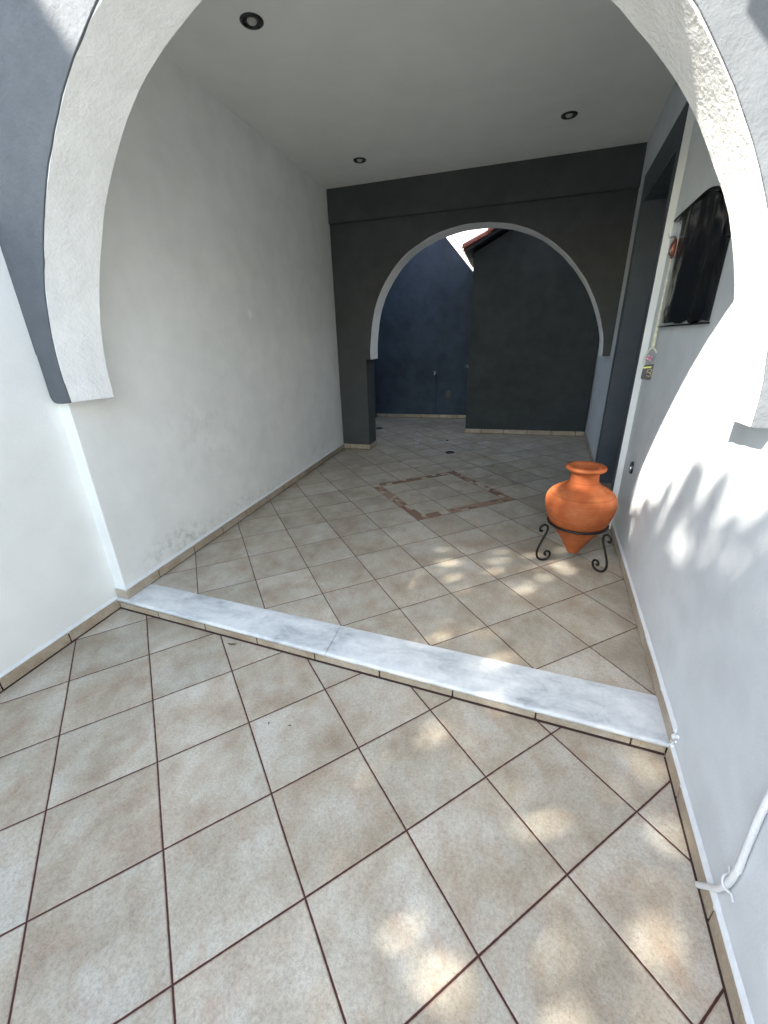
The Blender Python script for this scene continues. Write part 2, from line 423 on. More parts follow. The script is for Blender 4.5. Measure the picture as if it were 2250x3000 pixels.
# ------------------------------------------------------------------ ground and floors
bm = bmesh.new(); g = 150
bm.faces.new([bm.verts.new(p) for p in ((-g, -g, -0.05), (g, -g, -0.05), (g, g, -0.05), (-g, g, -0.05))])
struct(obj('ground', bm, M_ground))
bm = bmesh.new()
bm.faces.new([bm.verts.new(p) for p in ((-2.2, -7, 0), (0.9, -7, 0), (0.9, 1.30, 0), (-2.2, 1.62, 0))])
struct(obj('patio_floor', bm, M_patio))
bm = bmesh.new()
bm.faces.new([bm.verts.new(p) for p in ((-2.4, 1.71, HU), (0.9, 1.43, HU), (1.6, 8.0, HU), (-2.4, 8.0, HU))])
struct(obj('porch_floor', bm, M_porch))
# mosaic border let into the porch floor
e1 = Vector((math.cos(A), math.sin(A), 0)); e2 = Vector((-math.sin(A), math.cos(A), 0))
def G(i, j, z): return e1 * ((i + 1.4710) * TILE) + e2 * ((j + 4.07966) * TILE) + Vector((0, 0, z))
bm = bmesh.new()
bw = 0.26
def piece(i0, i1, j0, j1, z0, z1, mi):
    P = [G(i0, j0, z0), G(i1, j0, z0), G(i1, j1, z0), G(i0, j1, z0)]
    extrude_pts(bm, P, [p + Vector((0, 0, z1 - z0)) for p in P], mi)
def run(fix0, fix1, a, b, along_i):
    if along_i: piece(a, b, fix0, fix1, HU + 0.0005, HU + 0.0025, 3)
    else: piece(fix0, fix1, a, b, HU + 0.0005, HU + 0.0025, 3)
    t = a + 0.012
    while t < b - 0.03:
        w = min(random.choice((0.10, 0.15, 0.2, 0.24)), b - t - 0.012)
        rows = random.choice((1, 2, 2, 2, 3))
        hh = (fix1 - fix0 - 0.02) / rows
        for r in range(rows):
            x0 = fix0 + 0.012 + r * hh; x1 = x0 + hh - 0.014
            mi = random.choices((0, 1, 2), (6, 6, 3))[0]
            if along_i: piece(t, t + w - 0.014, x0, x1, HU + 0.001, HU + 0.0045, mi)
            else: piece(x0, x1, t, t + w - 0.014, HU + 0.001, HU + 0.0045, mi)
        t += w
run(4.0, 4.0 + bw, 3.0, 6.0, True); run(7.0 - bw, 7.0, 3.0, 6.0, True)
run(3.0, 3.0 + bw, 4.0 + bw, 7.0 - bw, False); run(6.0 - bw, 6.0, 4.0 + bw, 7.0 - bw, False)
mo = struct(obj('mosaic_border', bm, [M_mosA, M_mosB, M_mosC, flat('mosaic_joint', (0.255, 0.185, 0.135), 0.8)]))

# ------------------------------------------------------------------ marble step
step = thing('marble_step', 'low step of veined white marble slabs over a beige tile riser', 'step', (-0.68, 1.45, 0))
def fy(x): return 1.546 - 0.107 * (x + 2.028)
def by(x): return 1.732 - 0.0905 * (x + 1.997)
def slab(x0, x1):
    bm = bmesh.new(); N = 14; rows = []
    for k in range(N + 1):
        x = x0 + (x1 - x0) * k / N
        f = fy(x) + 0.0015 * noise.noise(Vector((x * 8, 0, 0))); b = by(x)
        prof = [(b, HU - 0.018), (b, HU + 0.0035), (f + 0.016, HU + 0.004)]
        for a in range(1, 8):
            th = math.pi / 2 + math.pi * a / 8
            prof.append((f + 0.012 + 0.012 * math.cos(th), HU - 0.008 + 0.012 * math.sin(th)))
        prof.append((f + 0.014, HU - 0.020)); prof.append((f + 0.06, HU - 0.020))
        rows.append([bm.verts.new((x, y, z)) for y, z in prof])
    for A_, B_ in zip(rows, rows[1:]):
        for k in range(len(A_)):
            bm.faces.new((A_[k], A_[(k + 1) % len(A_)], B_[(k + 1) % len(A_)], B_[k]))
    bm.faces.new(rows[0]); bm.faces.new(rows[-1])
    return obj('tread', bm, M_marble, step, smooth=True)
slab(-2.072, -0.7005); slab(-0.6985, 0.700)
bm = bmesh.new()
def ry(x): return 1.555 - 0.1035 * (x + 2.071)
prism(bm, [(-2.075, ry(-2.075) + 0.012), (0.69, ry(0.69) + 0.012), (0.72, ry(0.72) + 0.10), (-2.075, ry(-2.075) + 0.10)], 0.0, HU - 0.022, 1)
x = -2.06; w = 0.30
while x < 0.67:
    x2 = min(x + w - 0.007, 0.676)
    prism(bm, [(x, ry(x)), (x2, ry(x2)), (x2, ry(x2) + 0.02), (x, ry(x) + 0.02)], 0.009, HU - 0.023, 0)
    x = x2 + 0.007; w = TILE
prism(bm, [(-2.07, ry(-2.07) - 0.004), (0.676, ry(0.676) - 0.004), (0.676, ry(0.676) + 0.005), (-2.07, ry(-2.07) + 0.005)], 0.0005, 0.0075, 1)
obj('riser', bm, [M_tile, M_grout], step)

# ------------------------------------------------------------------ garden wall (left of the patio)
gw = thing('garden_wall', 'plain white plastered wall along the left side of the lower patio', 'wall', (-2.2, -1.7, 0))
bm = bmesh.new(); prism(bm, [(-2.30, -5.0), (-2.078, -5.0), (-2.078, 1.585), (-2.30, 1.585)], -0.04, 1.95)
obj('wall', bm, M_white, gw)
skirting('skirting', gw, (-2.078, -1.0), (-2.078, 1.560), (1, 0), 0.0, first=0.25)

# ------------------------------------------------------------------ long wall of the porch (left)
pw = thing('porch_wall', 'long white plastered wall closing the left side of the roofed porch', 'wall', (-2.15, 3.4, HU))
bm = bmesh.new()
prism(bm, [(-2.30, 1.598), (-2.0785, 1.575), (-2.000, 1.567), (-2.004, 3.4), (-2.012, 5.235), (-2.30, 5.235)], 0.0, 3.12)
obj('wall', bm, M_porchw, pw, bevel=0.004)
skirting('skirting', pw, (-2.000, 1.560), (-2.012, 5.22), (1, 0), HU, first=0.25)
skirting('skirting', pw, (-2.078, 1.576), (-1.990, 1.567), (-0.1, -1), HU, first=0.3)

# ------------------------------------------------------------------ arch walls
def spline(tab, x):
    n = len(tab)
    k = 0
    while k < n - 2 and x > tab[k + 1][0]: k += 1
    (xa, ya), (xb, yb) = tab[k], tab[k + 1]
    ym = tab[max(k - 1, 0)]; yp = tab[min(k + 2, n - 1)]
    ma = (yb - ym[1]) / (xb - ym[0]) * (xb - xa); mb = (yp[1] - ya) / (yp[0] - xa) * (xb - xa)
    t = max(-0.2, min(1.2, (x - xa) / (xb - xa)))
    return ya * (2*t**3 - 3*t*t + 1) + ma * (t**3 - 2*t*t + t) + yb * (-2*t**3 + 3*t*t) + mb * (t**3 - t*t)
# hand-formed arches: radius against angle (degrees) as measured
FRONT = [(-3, 1.293), (4, 1.286), (20, 1.268), (36, 1.261), (60, 1.266), (90, 1.285), (118, 1.290), (135, 1.283), (152, 1.284), (165, 1.294), (176, 1.292), (183, 1.287)]
BACK = [(-3, 1.293), (5, 1.289), (19, 1.284), (36, 1.269), (60, 1.258), (90, 1.246), (118, 1.246), (140, 1.226), (154, 1.218), (166, 1.230), (176, 1.237), (183, 1.240)]
REAR = [(-1, 1.305), (7, 1.300), (16, 1.284), (28, 1.268), (42, 1.262), (56, 1.272), (70, 1.283), (82, 1.289), (93, 1.297), (104, 1.315), (117, 1.338), (129, 1.356), (143, 1.346), (154, 1.326), (167, 1.290), (181, 1.277)]
def arch_pts(cx, cz, tab, z_spring, n=72, wob=0.004, seed=0.0, dr=0.0):
    a0 = math.asin((z_spring - cz) / tab[0][1]); a1 = math.pi - math.asin((z_spring - cz) / tab[-1][1])
    out = []
    for k in range(n + 1):
        t = a1 + (a0 - a1) * k / n
        rr = spline(tab, math.degrees(t)) + dr + wob * noise.noise(Vector((k * 0.35, seed, 0.7))) + wob * 0.6 * noise.noise(Vector((k * 1.3, seed, 4.7)))
        out.append((cx + rr * math.cos(t), cz + rr * math.sin(t)))
    return out

FK = 0.10
def FY(x): return 1.553 - FK * (x + 2.078)
def fpt(x, z, d): return Vector((x + FK * d * 0.995, FY(x) + d * 0.995, z))
fa = thing('front_arch_wall', 'big blue-grey horseshoe arch wall with a rough white reveal, nearest the viewer', 'arch', (-0.68, 1.5, 1.19))
arc = arch_pts(-0.660, 1.250, FRONT, 1.19, seed=2.0)
arcb = [(x - 0.0199, z) for x, z in arch_pts(-0.660, 1.250, BACK, 1.19, seed=3.0)]
XR = 0.80
def f_outline(arc_, top=3.2): return [(-2.30, 1.188)] + arc_ + [(XR, 1.188), (XR, top), (-2.30, top)]
# body (behind the face coat)
bm = bmesh.new()
olf = f_outline(arch_pts(-0.660, 1.250, FRONT, 1.19, wob=0, dr=0.008))
olb = f_outline([(x - 0.0199, z) for x, z in arch_pts(-0.660, 1.250, BACK, 1.19, wob=0, dr=0.008)])
extrude_pts(bm, [fpt(x, z, 0.006) for x, z in olf], [fpt(x, z, 0.198) for x, z in olb])
obj('wall', bm, M_white, fa)
# reveal: rough stucco lining of the opening
bm = bmesh.new(); nd_ = 7; rows = []
for k in range(len(arc)):
    row = []
    for j in range(nd_ + 1):
        q_ = j / nd_
        x = arc[k][0] * (1 - q_) + arcb[k][0] * q_; z = arc[k][1] * (1 - q_) + arcb[k][1] * q_
        d = 0.003 + 0.199 * j / nd_
        wv = 0.0035 * noise.noise(Vector((k * 0.5, j * 1.1, 9.0)))
        ax, az = x + 0.660, z - 1.25; L = math.hypot(ax, az)
        row.append(bm.verts.new(fpt(x - ax / L * wv, z - az / L * wv, d)))
    rows.append(row)
for A_, B_ in zip(rows, rows[1:]):
    for j in range(nd_): bm.faces.new((A_[j], A_[j + 1], B_[j + 1], B_[j]))
# thickness towards the body
outf = arch_pts(-0.660, 1.250, FRONT, 1.19, wob=0, dr=0.02); outb = [(x - 0.0199, z) for x, z in arch_pts(-0.660, 1.250, BACK, 1.19, wob=0, dr=0.02)]
for j in (0, nd_):
    prev = None
    for k, (x, z) in enumerate(outb if j else outf):
        v = bm.verts.new(fpt(x, z, 0.003 + 0.199 * j / nd_))
        if prev: bm.faces.new((rows[k - 1][j], rows[k][j], v, prev))
        prev = v
for k in (0, len(arc) - 1):
    bm.faces.new([rows[k][j] for j in range(nd_ + 1)] + [bm.verts.new(fpt(outb[k][0], outb[k][1] - 0.0005, 0.202)), bm.verts.new(fpt(outf[k][0], outf[k][1] - 0.0005, 0.003))])
obj('arch_reveal', bm, M_stucco, fa, smooth=True, angle=35)
# grey face coat with its rounded, slightly uneven lower end
bm = bmesh.new()
fc = [(x, z) for x, z in arch_pts(-0.660, 1.250, FRONT, 1.187, seed=6.0, wob=0.0045, dr=0.0025)]
left = [(-2.30, 1.40), (-2.074, 1.40), (-2.074, 1.215), (-2.068, 1.196), (-2.058, 1.186), (-2.04, 1.182), (-2.0, 1.182)]
ol = left + fc + [(XR, 1.184), (XR, 3.2), (-2.30, 3.2)]
extrude_pts(bm, [fpt(x, z, -0.004) for x, z in ol], [fpt(x, z, 0.0055) for x, z in ol])
obj('face_coat', bm, M_grey, fa, bevel=0.002)

# tiled eave standing out above the arch (its end throws the shadow at the upper right)
ev = thing('tiled_eave', 'short tiled eave standing out above the right half of the big front arch', 'eave', (0.4, 1.0, 2.75))
bm = bmesh.new()
prism(bm, [(-0.120, FY(-0.120) - 0.70), (1.6, FY(1.6) - 0.70), (1.6, FY(1.6) - 0.006), (-0.120, FY(-0.120) - 0.006)], 2.745, 2.83)
box(bm, -0.190, -0.1205, 0.80, 0.845, 2.705, 2.752)
obj('board', bm, M_grey, ev)
bm = bmesh.new()
for k in range(9):
    x = -0.025 + k * 0.2
    tube(bm, [(x, FY(x) - 0.76, 2.86), (x, FY(x) - 0.02, 2.95)], [0.095, 0.085], 14)
obj('roof_tiles', bm, M_roof, ev, smooth=True)

# rear arch wall
RK = 0.05
def RY(x): return 5.24 - RK * (x + 2.02)
def rpt(x, z, d): return Vector((x + RK * d, RY(x) + d, z))
ra = thing('rear_arch_wall', 'dark slate-grey wall with a round arch and thin pale reveal at the back of the porch', 'arch', (-0.3, 5.3, HU))
RX = 1.30
cxr, czr, rr_ = -0.300, 1.215, 1.300
arc = arch_pts(cxr, czr, REAR, 1.205, seed=11.0, wob=0.003)
def r_outline(arc_): return [(-2.30, 0.0), (-1.637, 0.0), (-1.637, 1.205)] + arc_ + [(RX, 1.205), (RX, 3.1), (-2.30, 3.1)]
bm = bmesh.new()
ol = r_outline(arch_pts(cxr, czr, REAR, 1.205, wob=0, dr=0.006))
extrude_pts(bm, [rpt(x, z, 0.005) for x, z in ol], [rpt(x, z, 0.265) for x, z in ol])
obj('wall', bm, M_dark, ra)
bm = bmesh.new(); rows = []
for k, (x, z) in enumerate(arc):
    rows.append([bm.verts.new(rpt(x, z, d)) for d in (0.003, 0.09, 0.18, 0.268)])
for A_, B_ in zip(rows, rows[1:]):
    for j in range(3): bm.faces.new((A_[j], A_[j + 1], B_[j + 1], B_[j]))
outer = arch_pts(cxr, czr, REAR, 1.205, wob=0, dr=0.02)
for j, d in ((0, 0.003), (3, 0.268)):
    prev = None
    for k, (x, z) in enumerate(outer):
        v = bm.verts.new(rpt(x, z, d))
        if prev: bm.faces.new((rows[k - 1][j], rows[k][j], v, prev))
        prev = v
obj('arch_reveal', bm, M_white, ra, smooth=True, angle=35)
bm = bmesh.new()
ol = r_outline(arch_pts(cxr, czr, REAR, 1.205, seed=15.0, wob=0.003, dr=0.002))
extrude_pts(bm, [rpt(x, z, -0.003) for x, z in ol], [rpt(x, z, 0.0045) for x, z in ol])
obj('face_coat', bm, M_dark, ra, bevel=0.002)
bm = bmesh.new()
P = [(-2.006, -0.052), (1.25, -0.052), (1.25, -0.0035), (-2.006, -0.0035)]
extrude_pts(bm, [rpt(x, 2.640, d) for x, d in P], [rpt(x, 3.0, d) for x, d in P])
obj('beam', bm, M_dark, ra, bevel=0.006)
skirting('skirting', ra, (-2.004, RY(-2.0) - 0.003), (-1.626, RY(-1.63) - 0.003), (-0.05, -1), HU, first=0.09, ledge=False)
skirting('skirting', ra, (-1.637, RY(-1.637) + 0.0), (-1.624, RY(-1.637) + 0.265), (1, -0.05), HU, ledge=False)

# ------------------------------------------------------------------ ceiling
bm = bmesh.new()
NX, NY = 14, 16
x0, x1, y0, y1 = -2.02, 1.2, 1.60, 5.30
prism(bm, [(-2.02, 1.70), (0.78, 1.42), (1.25, 5.20), (-2.02, 5.30)], 2.962, 3.11)
struct(obj('ceiling', bm, M_ceil))
# unseen storey added above the porch to keep sky light off the rear yard
us = thing('sky_block_storey', 'pale storey added out of view above the porch roof to dim the yard', 'building', (-0.5, 4.6, 3.12))
bm = bmesh.new(); prism(bm, [(-2.3, 3.6), (1.0, 3.6), (1.3, 5.45), (-2.3, 5.5)], 3.125, 4.6)
obj('wall', bm, M_white, us)
bm = bmesh.new(); prism(bm, [(-2.3, 1.77), (0.75, 1.46), (0.98, 3.598), (-2.3, 3.598)], 3.125, 3.22)
obj('terrace_slab', bm, M_ground, us)

# ------------------------------------------------------------------ downlights
def downlight(x, y, label, tilt):
    t = thing('ceiling_downlight', label, 'ceiling light', (x, y, 2.961), 'black recessed downlights in the porch ceiling')
    bm = bmesh.new()
    prof = [(0.060, 2.9612), (0.060, 2.957), (0.056, 2.9535), (0.047, 2.953), (0.043, 2.9565), (0.037, 2.9602), (0.0005, 2.9604)]
    lathe(bm, prof, x, y, 40)
    obj('trim_ring', bm, M_black, t, smooth=True)
    bm = bmesh.new()
    R_ = lathe(bm, [(0.026, 2.9602), (0.0255, 2.9555), (0.021, 2.951), (0.012, 2.9485), (0.0005, 2.948)], x + tilt[0], y + tilt[1], 28)
    obj('bulb', bm, M_bulb, t, smooth=True)
downlight(-1.385, 2.675, 'large black recessed downlight in the ceiling, nearest to the big front arch', (0.002, -0.002))
downlight(-1.415, 4.555, 'small black recessed downlight in front of the dark beam, furthest from the front arch', (0, 0))
downlight(0.345, 4.285, 'black recessed downlight in the ceiling on the side of the dark doorway', (0, 0))

# ------------------------------------------------------------------ house wall (right)
hw = thing('house_wall', 'sunlit white plastered house wall on the right with a slate-grey doorway', 'wall', (1.0, 2.5, 0))
SU0, SU1 = 3.15, 4.42         # surround from/to (depth), opening inside it
OP0, OP1 = 3.235, 4.30
bm = bmesh.new()
wbox(bm, -3.2, OP0, -0.30, 0.0, -0.04, 3.13)
wbox(bm, OP1, 8.2, -0.30, 0.0, -0.04, 4.3)
wbox(bm, OP0, OP1, -0.30, 0.0, 2.375, 3.13)
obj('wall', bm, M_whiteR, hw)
# upper part of the house behind
bm = bmesh.new(); wbox(bm, -3.2, OP1 - 0.001, -0.30, -0.012, 3.132, 3.3)
obj('parapet', bm, M_white, hw)
ds = None
def wall_ring(name, v0, v1, mats, parent, inner_dy=0.0):
    """door surround: U-shaped raised band"""
    bm = bmesh.new()
    out = [(SU0, HU), (SU0, 2.562), (SU1, 2.562), (SU1, HU), (OP1, HU), (OP1, 2.375), (OP0, 2.375), (OP0, HU)]
    extrude_pts(bm, [W(wy(y), v0, z) for y, z in out], [W(wy(y), v1, z) for y, z in out])
    return obj(name, bm, mats, parent, bevel=0.004)
M_surr = plaster('slate_blue_surround', (0.072, 0.084, 0.098), 0.10, coarse=0.12, fine=0.4, cs=8.0, rough=0.6)
dr = wall_ring('door_surround', 0.039, 0.0435, M_surr, hw)
wall_ring('surround_edge', 0.0, 0.039, M_white, dr)
# jambs and recessed leaf
bm = bmesh.new()
wbox(bm, OP1 - 0.006, OP1 - 0.0005, -0.25, 0.039, HU + 0.001, 2.368)
wbox(bm, OP0 + 0.0005, OP0 + 0.006, -0.25, 0.039, HU + 0.001, 2.368)
wbox(bm, OP0 + 0.0005, OP1 - 0.0005, -0.25, 0.039, 2.3685, 2.3745)
obj('jamb', bm, M_surr, dr)
bm = bmesh.new(); wbox(bm, OP0 + 0.007, OP1 - 0.007, -0.18, -0.14, HU + 0.012, 2.367)
for za, zb in ((0.25, 1.0), (1.15, 2.2)):
    wbox(bm, OP0 + 0.16, OP1 - 0.16, -0.1395, -0.128, za, zb)
lf = obj('door_leaf', bm, M_door, hw, bevel=0.004)
bm = bmesh.new(); tube(bm, smooth_path([W(wy(3.34), -0.139, 1.05), W(wy(3.34), -0.09, 1.05), W(wy(3.36), -0.085, 1.05), W(wy(3.46), -0.085, 1.05)], 5), 0.009, 8)
obj('door_handle', bm, M_steel, lf, smooth=True)
skirting('skirting', hw, (rwx(-1.0), -1.0), (rwx(1.262), 1.262), (-1, KW), 0.0, first=0.12)
skirting('skirting', hw, (rwx(1.262), 1.262), (rwx(3.14), 3.14), (-1, KW), HU, first=0.2)
skirting('skirting', hw, (rwx(4.43), 4.43), (rwx(6.46), 6.46), (-1, KW), HU, first=0.2, ledge=False)

bm = bmesh.new(); rc = random.Random(3)
for k in range(16):
    t = rc.random(); rr0 = rc.uniform(0.004, 0.008)
    p = W(wy(1.235 + 0.04 * rc.random()), 0.004, HU - 0.015 + 0.095 * t)
    m_ = Matrix.Translation(p) @ Matrix.Diagonal((rr0 * rc.uniform(0.6, 1), rr0 * rc.uniform(0.8, 1.4), rr0 * rc.uniform(0.8, 1.5), 1))
    bmesh.ops.create_icosphere(bm, subdivisions=2, radius=1.0, matrix=m_)
obj('plaster_lump', bm, M_mortar, hw, smooth=True)

# glossy black folded cover hung on the wall
cv = thing('black_cover', 'glossy black folded sheet with an arched top, hung over a box on the white wall', 'cover', W(wy(2.5), 0, 1.7))
bm = bmesh.new(); NU, NV = 60, 34; grid = []
def cov_top(s):      # s 0 (near edge) .. 1 (far edge)
    return 1.735 + 0.225 * (1 - max(0.0, 1 - s / 0.55) ** 2.0) ** 0.5 + 0.012 * s
def cov_fold(s, t):
    f = 0.012 + 0.0080 * math.sin(s * 11.0 + 0.6 * math.sin(t * 4)) * (0.35 + 0.65 * (1 - t)) + 0.0015 * math.sin(s * 27 + 1.7)
    f += 0.004 * noise.noise(Vector((s * 6, t * 5, 2))) + (0.006 * noise.noise(Vector((s * 24, t * 18, 5))) if t < 0.16 else 0.0015 * noise.noise(Vector((s * 20, t * 14, 5))))
    e = min(1.0, min(s, 1 - s) / 0.05)
    return 0.006 + f * (0.3 + 0.7 * e)
for a in range(NU + 1):
    col = []
    s = a / NU
    y = 2.045 + (2.885 - 2.045) * s
    for b in range(NV + 1):
        t = b / NV
        zb = 1.458 + 0.012 * s + 0.006 * math.sin(s * 21) * (1 if s < 0.6 else 0.3)
        z = zb + (cov_top(s) - zb) * t
        yy = y + (0.10 * max(0, t - 0.93) / 0.07 if s > 0.93 else 0.0) * (s - 0.93) / 0.07
        col.append(bm.verts.new(W(wy(yy), cov_fold(s, t), z)))
    grid.append(col)
for a in range(NU):
    for b in range(NV): bm.faces.new((grid[a][b], grid[a + 1][b], grid[a + 1][b + 1], grid[a][b + 1]))
rim = [grid[a][0] for a in range(NU + 1)] + [grid[NU][b] for b in range(1, NV + 1)] + [grid[a][NV] for a in range(NU - 1, -1, -1)] + [grid[0][b] for b in range(NV - 1, 0, -1)]
bk = []
for v in rim:
    p = v.co - RO; bk.append(bm.verts.new(v.co - EN * (p.dot(EN) - 0.001)))
for k in range(len(rim)): bm.faces.new((rim[k], rim[(k + 1) % len(rim)], bk[(k + 1) % len(rim)], bk[k]))
obj('sheet', bm, M_gloss, cv, smooth=True, angle=60)
bm = bmesh.new()
wbox(bm, 2.03, 2.89, 0.001, 0.022, 1.447, 1.455)
obj('ledge', bm, M_gloss, cv, bevel=0.003)
bm = bmesh.new()
pts = [(2.035 + (3.03 - 2.035) * k / 30) for k in range(31)]
P = []; Q = []
for k, y in enumerate(pts):
    s = min(1, max(0, (y - 2.045) / 0.84)); z = cov_top(s) + 0.004
    P.append((y, z))
up = [(y, z + 0.012) for y, z in reversed(P)]
ol = P + up
extrude_pts(bm, [W(wy(y), 0.001, z) for y, z in ol], [W(wy(y), 0.022, z) for y, z in ol])
obj('hood', bm, M_gloss, cv, smooth=True, angle=30)

# key lanyard
ky = thing('key_lanyard', 'long cream cord with a pink charm and black key tag hanging beside the doorway', 'key holder', W(wy(2.895), 0.03, 1.9))
KV = 0.022
def K(y, z, v=KV): return W(wy(y), v, z)
bm = bmesh.new(); tube(bm, [K(2.895, 1.885, 0.02), K(2.895, 1.885, 0.05), K(2.895, 1.905, 0.052)], 0.005, 8)
obj('hook', bm, M_steel, ky, smooth=True)
bm = bmesh.new()
tube(bm, [K(2.91 + 0.055 * math.cos(t), 1.835 + 0.03 * math.sin(t), 0.026) for t in [2 * math.pi * k / 24 for k in range(24)]], 0.0035, 6, True)
tube(bm, [K(2.865 + 0.03 * math.cos(t), 1.83 + 0.042 * math.sin(t), 0.026) for t in [2 * math.pi * k / 24 for k in range(24)]], 0.006, 6, True)
obj('ring', bm, M_copper, ky, smooth=True)
bm = bmesh.new()
tube(bm, [K(2.895, 1.81), K(2.895, 1.70)], 0.005, 6)
tube(bm, [K(2.895, 1.70), K(2.895, 1.66)], [0.007, 0.009], 8)
tube(bm, [K(2.895, 1.66), K(2.895, 1.53), K(2.895, 1.345)], [0.006, 0.0075, 0.010], 8)
obj('cord', bm, M_cord, ky, smooth=True)
bm = bmesh.new()
lp = []
# plane of loop and tag faces the open front of the porch
TX = Vector((0.93, -0.30, 0)).normalized()
def T(a, z, f=0.0): return K(2.895, z) + TX * a + Vector((TX.y, -TX.x, 0)) * f
for k in range(33):
    t = k / 32 * 2 * math.pi
    lp.append(T(-0.0 + 0.040 * math.sin(t) * (0.55 + 0.45 * (1 - math.cos(t)) / 2), 1.285 + 0.055 * math.cos(t)))
tube(bm, lp[:-1], 0.0042, 6, True)
obj('loop', bm, M_cord, ky, smooth=True)
bm = bmesh.new()
ch = obj('charm', (lambda b: (bmesh.ops.create_icosphere(b, subdivisions=2, radius=0.015, matrix=Matrix.Translation(T(-0.006, 1.285, 0.008))), b)[1])(bm), M_pink, ky, smooth=True)
bm = bmesh.new()
for (a, z) in ((-0.008, 1.297), (0.005, 1.290), (-0.014, 1.281), (0.001, 1.274)):
    bmesh.ops.create_icosphere(bm, subdivisions=1, radius=0.0062, matrix=Matrix.Translation(T(a, z, 0.02)))
obj('bead', bm, M_pinkl, ch, smooth=True)
bm = bmesh.new()
R4 = [(-0.027, 1.238), (-0.022, 1.244), (0.022, 1.250), (0.029, 1.243), (0.026, 1.168), (0.02, 1.163), (-0.024, 1.166), (-0.03, 1.172)]
extrude_pts(bm, [T(a, z, -0.006) for a, z in R4], [T(a, z, 0.006) for a, z in R4])
kt = obj('key_tag', bm, M_black, ky, bevel=0.002)
bm = bmesh.new()
R5 = [(-0.0285, 1.226), (0.014, 1.231), (0.014, 1.240), (-0.0285, 1.235)]
extrude_pts(bm, [T(a, z, -0.008) for a, z in R5], [T(a, z, 0.008) for a, z in R5])
obj('band', bm, M_lime, kt)
bm = bmesh.new()
tube(bm, [T(0.001, 1.222, 0.0068), T(-0.003, 1.202, 0.0068)], 0.0022, 6)
tube(bm, smooth_path([T(0.005, 1.221, 0.0068), T(0.016, 1.222, 0.0068), T(0.018, 1.210, 0.0068), T(0.006, 1.203, 0.0068), T(0.018, 1.199, 0.0068), T(0.017, 1.184, 0.0068), T(-0.002, 1.186, 0.0068)], 5), 0.0019, 6)
obj('number', bm, M_gold, kt)

# wall socket
so = thing('wall_socket', 'small black oval socket low on the white wall between doorway and sunlit patch', 'socket', W(wy(2.87), 0, 0.63))
def oval(bm, yc, zc, a, b, v0, v1, n=28, mi=0):
    P = [W(wy(yc) + a * math.cos(2 * math.pi * k / n), v0, zc + b * math.sin(2 * math.pi * k / n)) for k in range(n)]
    Q = [W(wy(yc) + a * 0.9 * math.cos(2 * math.pi * k / n), v1, zc + b * 0.93 * math.sin(2 * math.pi * k / n)) for k in range(n)]
    extrude_pts(bm, P, Q, mi)
bm = bmesh.new(); oval(bm, 2.868, 0.628, 0.036, 0.040, 0.0005, 0.012); obj('plate', bm, M_black, so, smooth=True)
bm = bmesh.new(); oval(bm, 2.858, 0.622, 0.014, 0.020, 0.012, 0.017); obj('insert', bm, M_steel, so, smooth=True)

# corrugated conduit
cd = thing('conduit_pipe', 'white corrugated conduit running down the right wall to the patio floor', 'pipe', W(wy(0.78), 0.02, 0))
bm = bmesh.new(); pts = []; rad = []
N = 330
path = smooth_path([W(wy(0.752), 0.0095, 1.5), W(wy(0.764), 0.0095, 0.9), W(wy(0.776), 0.0095, 0.5), W(wy(0.772), 0.0095, 0.36), W(wy(0.762), 0.0095, 0.245)], 60)
acc = 0.0
fine = []
for a_, b_ in zip(path, path[1:]):
    L = (b_ - a_).length; k = max(1, int(L / 0.0016))
    for j in range(k): fine.append(a_.lerp(b_, j / k))
rads = []
dist = 0.0
for i, p in enumerate(fine):
    if i: dist += (p - fine[i - 1]).length
    rads.append(0.0072 + 0.0010 * math.sin(dist * 2 * math.pi / 0.0070))
tube(bm, fine, rads, 18)
obj('hose', bm, M_pvc, cd, smooth=True, angle=80)
bm = bmesh.new()
el = smooth_path([W(wy(0.764), 0.0095, 0.262), W(wy(0.766), 0.0095, 0.215), W(wy(0.774), 0.0095, 0.165), W(wy(0.792), 0.0095, 0.115), W(wy(0.822), 0.0105, 0.062), W(wy(0.85), 0.0135, 0.012)], 8)
tube(bm, el, [0.0078 + 0.0 * k for k in range(len(el))], 18)
obj('elbow', bm, M_pvc, cd, smooth=True)
bm = bmesh.new()
cp = [W(wy(0.772) + 0.014 * math.cos(t), 0.004 + 0.0165 * max(0, math.sin(t)), 0.178 + 0.012 * math.cos(t)) for t in [math.pi * (k / 16) for k in range(17)]]
cp = [W(wy(0.742), 0.003, 0.160)] + cp[::-1] + [W(wy(0.800), 0.003, 0.200)]
tube(bm, cp, 0.0028, 8)
obj('clip', bm, M_pvc, cd, smooth=True)

# ------------------------------------------------------------------ yard behind the rear arch
bw_ = thing('blue_yard_wall', 'dusk-blue plastered wall at the far end of the yard, seen through the rear arch', 'wall', (-1.3, 7.8, HU))
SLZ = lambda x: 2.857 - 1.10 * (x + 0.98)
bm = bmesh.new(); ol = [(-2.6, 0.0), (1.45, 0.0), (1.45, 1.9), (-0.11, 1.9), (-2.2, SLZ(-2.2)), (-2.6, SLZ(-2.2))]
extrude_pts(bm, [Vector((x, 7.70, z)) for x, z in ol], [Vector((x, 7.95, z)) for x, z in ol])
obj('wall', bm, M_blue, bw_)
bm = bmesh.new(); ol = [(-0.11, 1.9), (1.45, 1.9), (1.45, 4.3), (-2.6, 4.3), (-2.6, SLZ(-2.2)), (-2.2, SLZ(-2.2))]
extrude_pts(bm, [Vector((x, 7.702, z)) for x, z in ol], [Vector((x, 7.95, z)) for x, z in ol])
obj('painted_sunlit_wall', bm, M_white, bw_)  # white paint cut along the shadow edge stands in for the sunlit wall
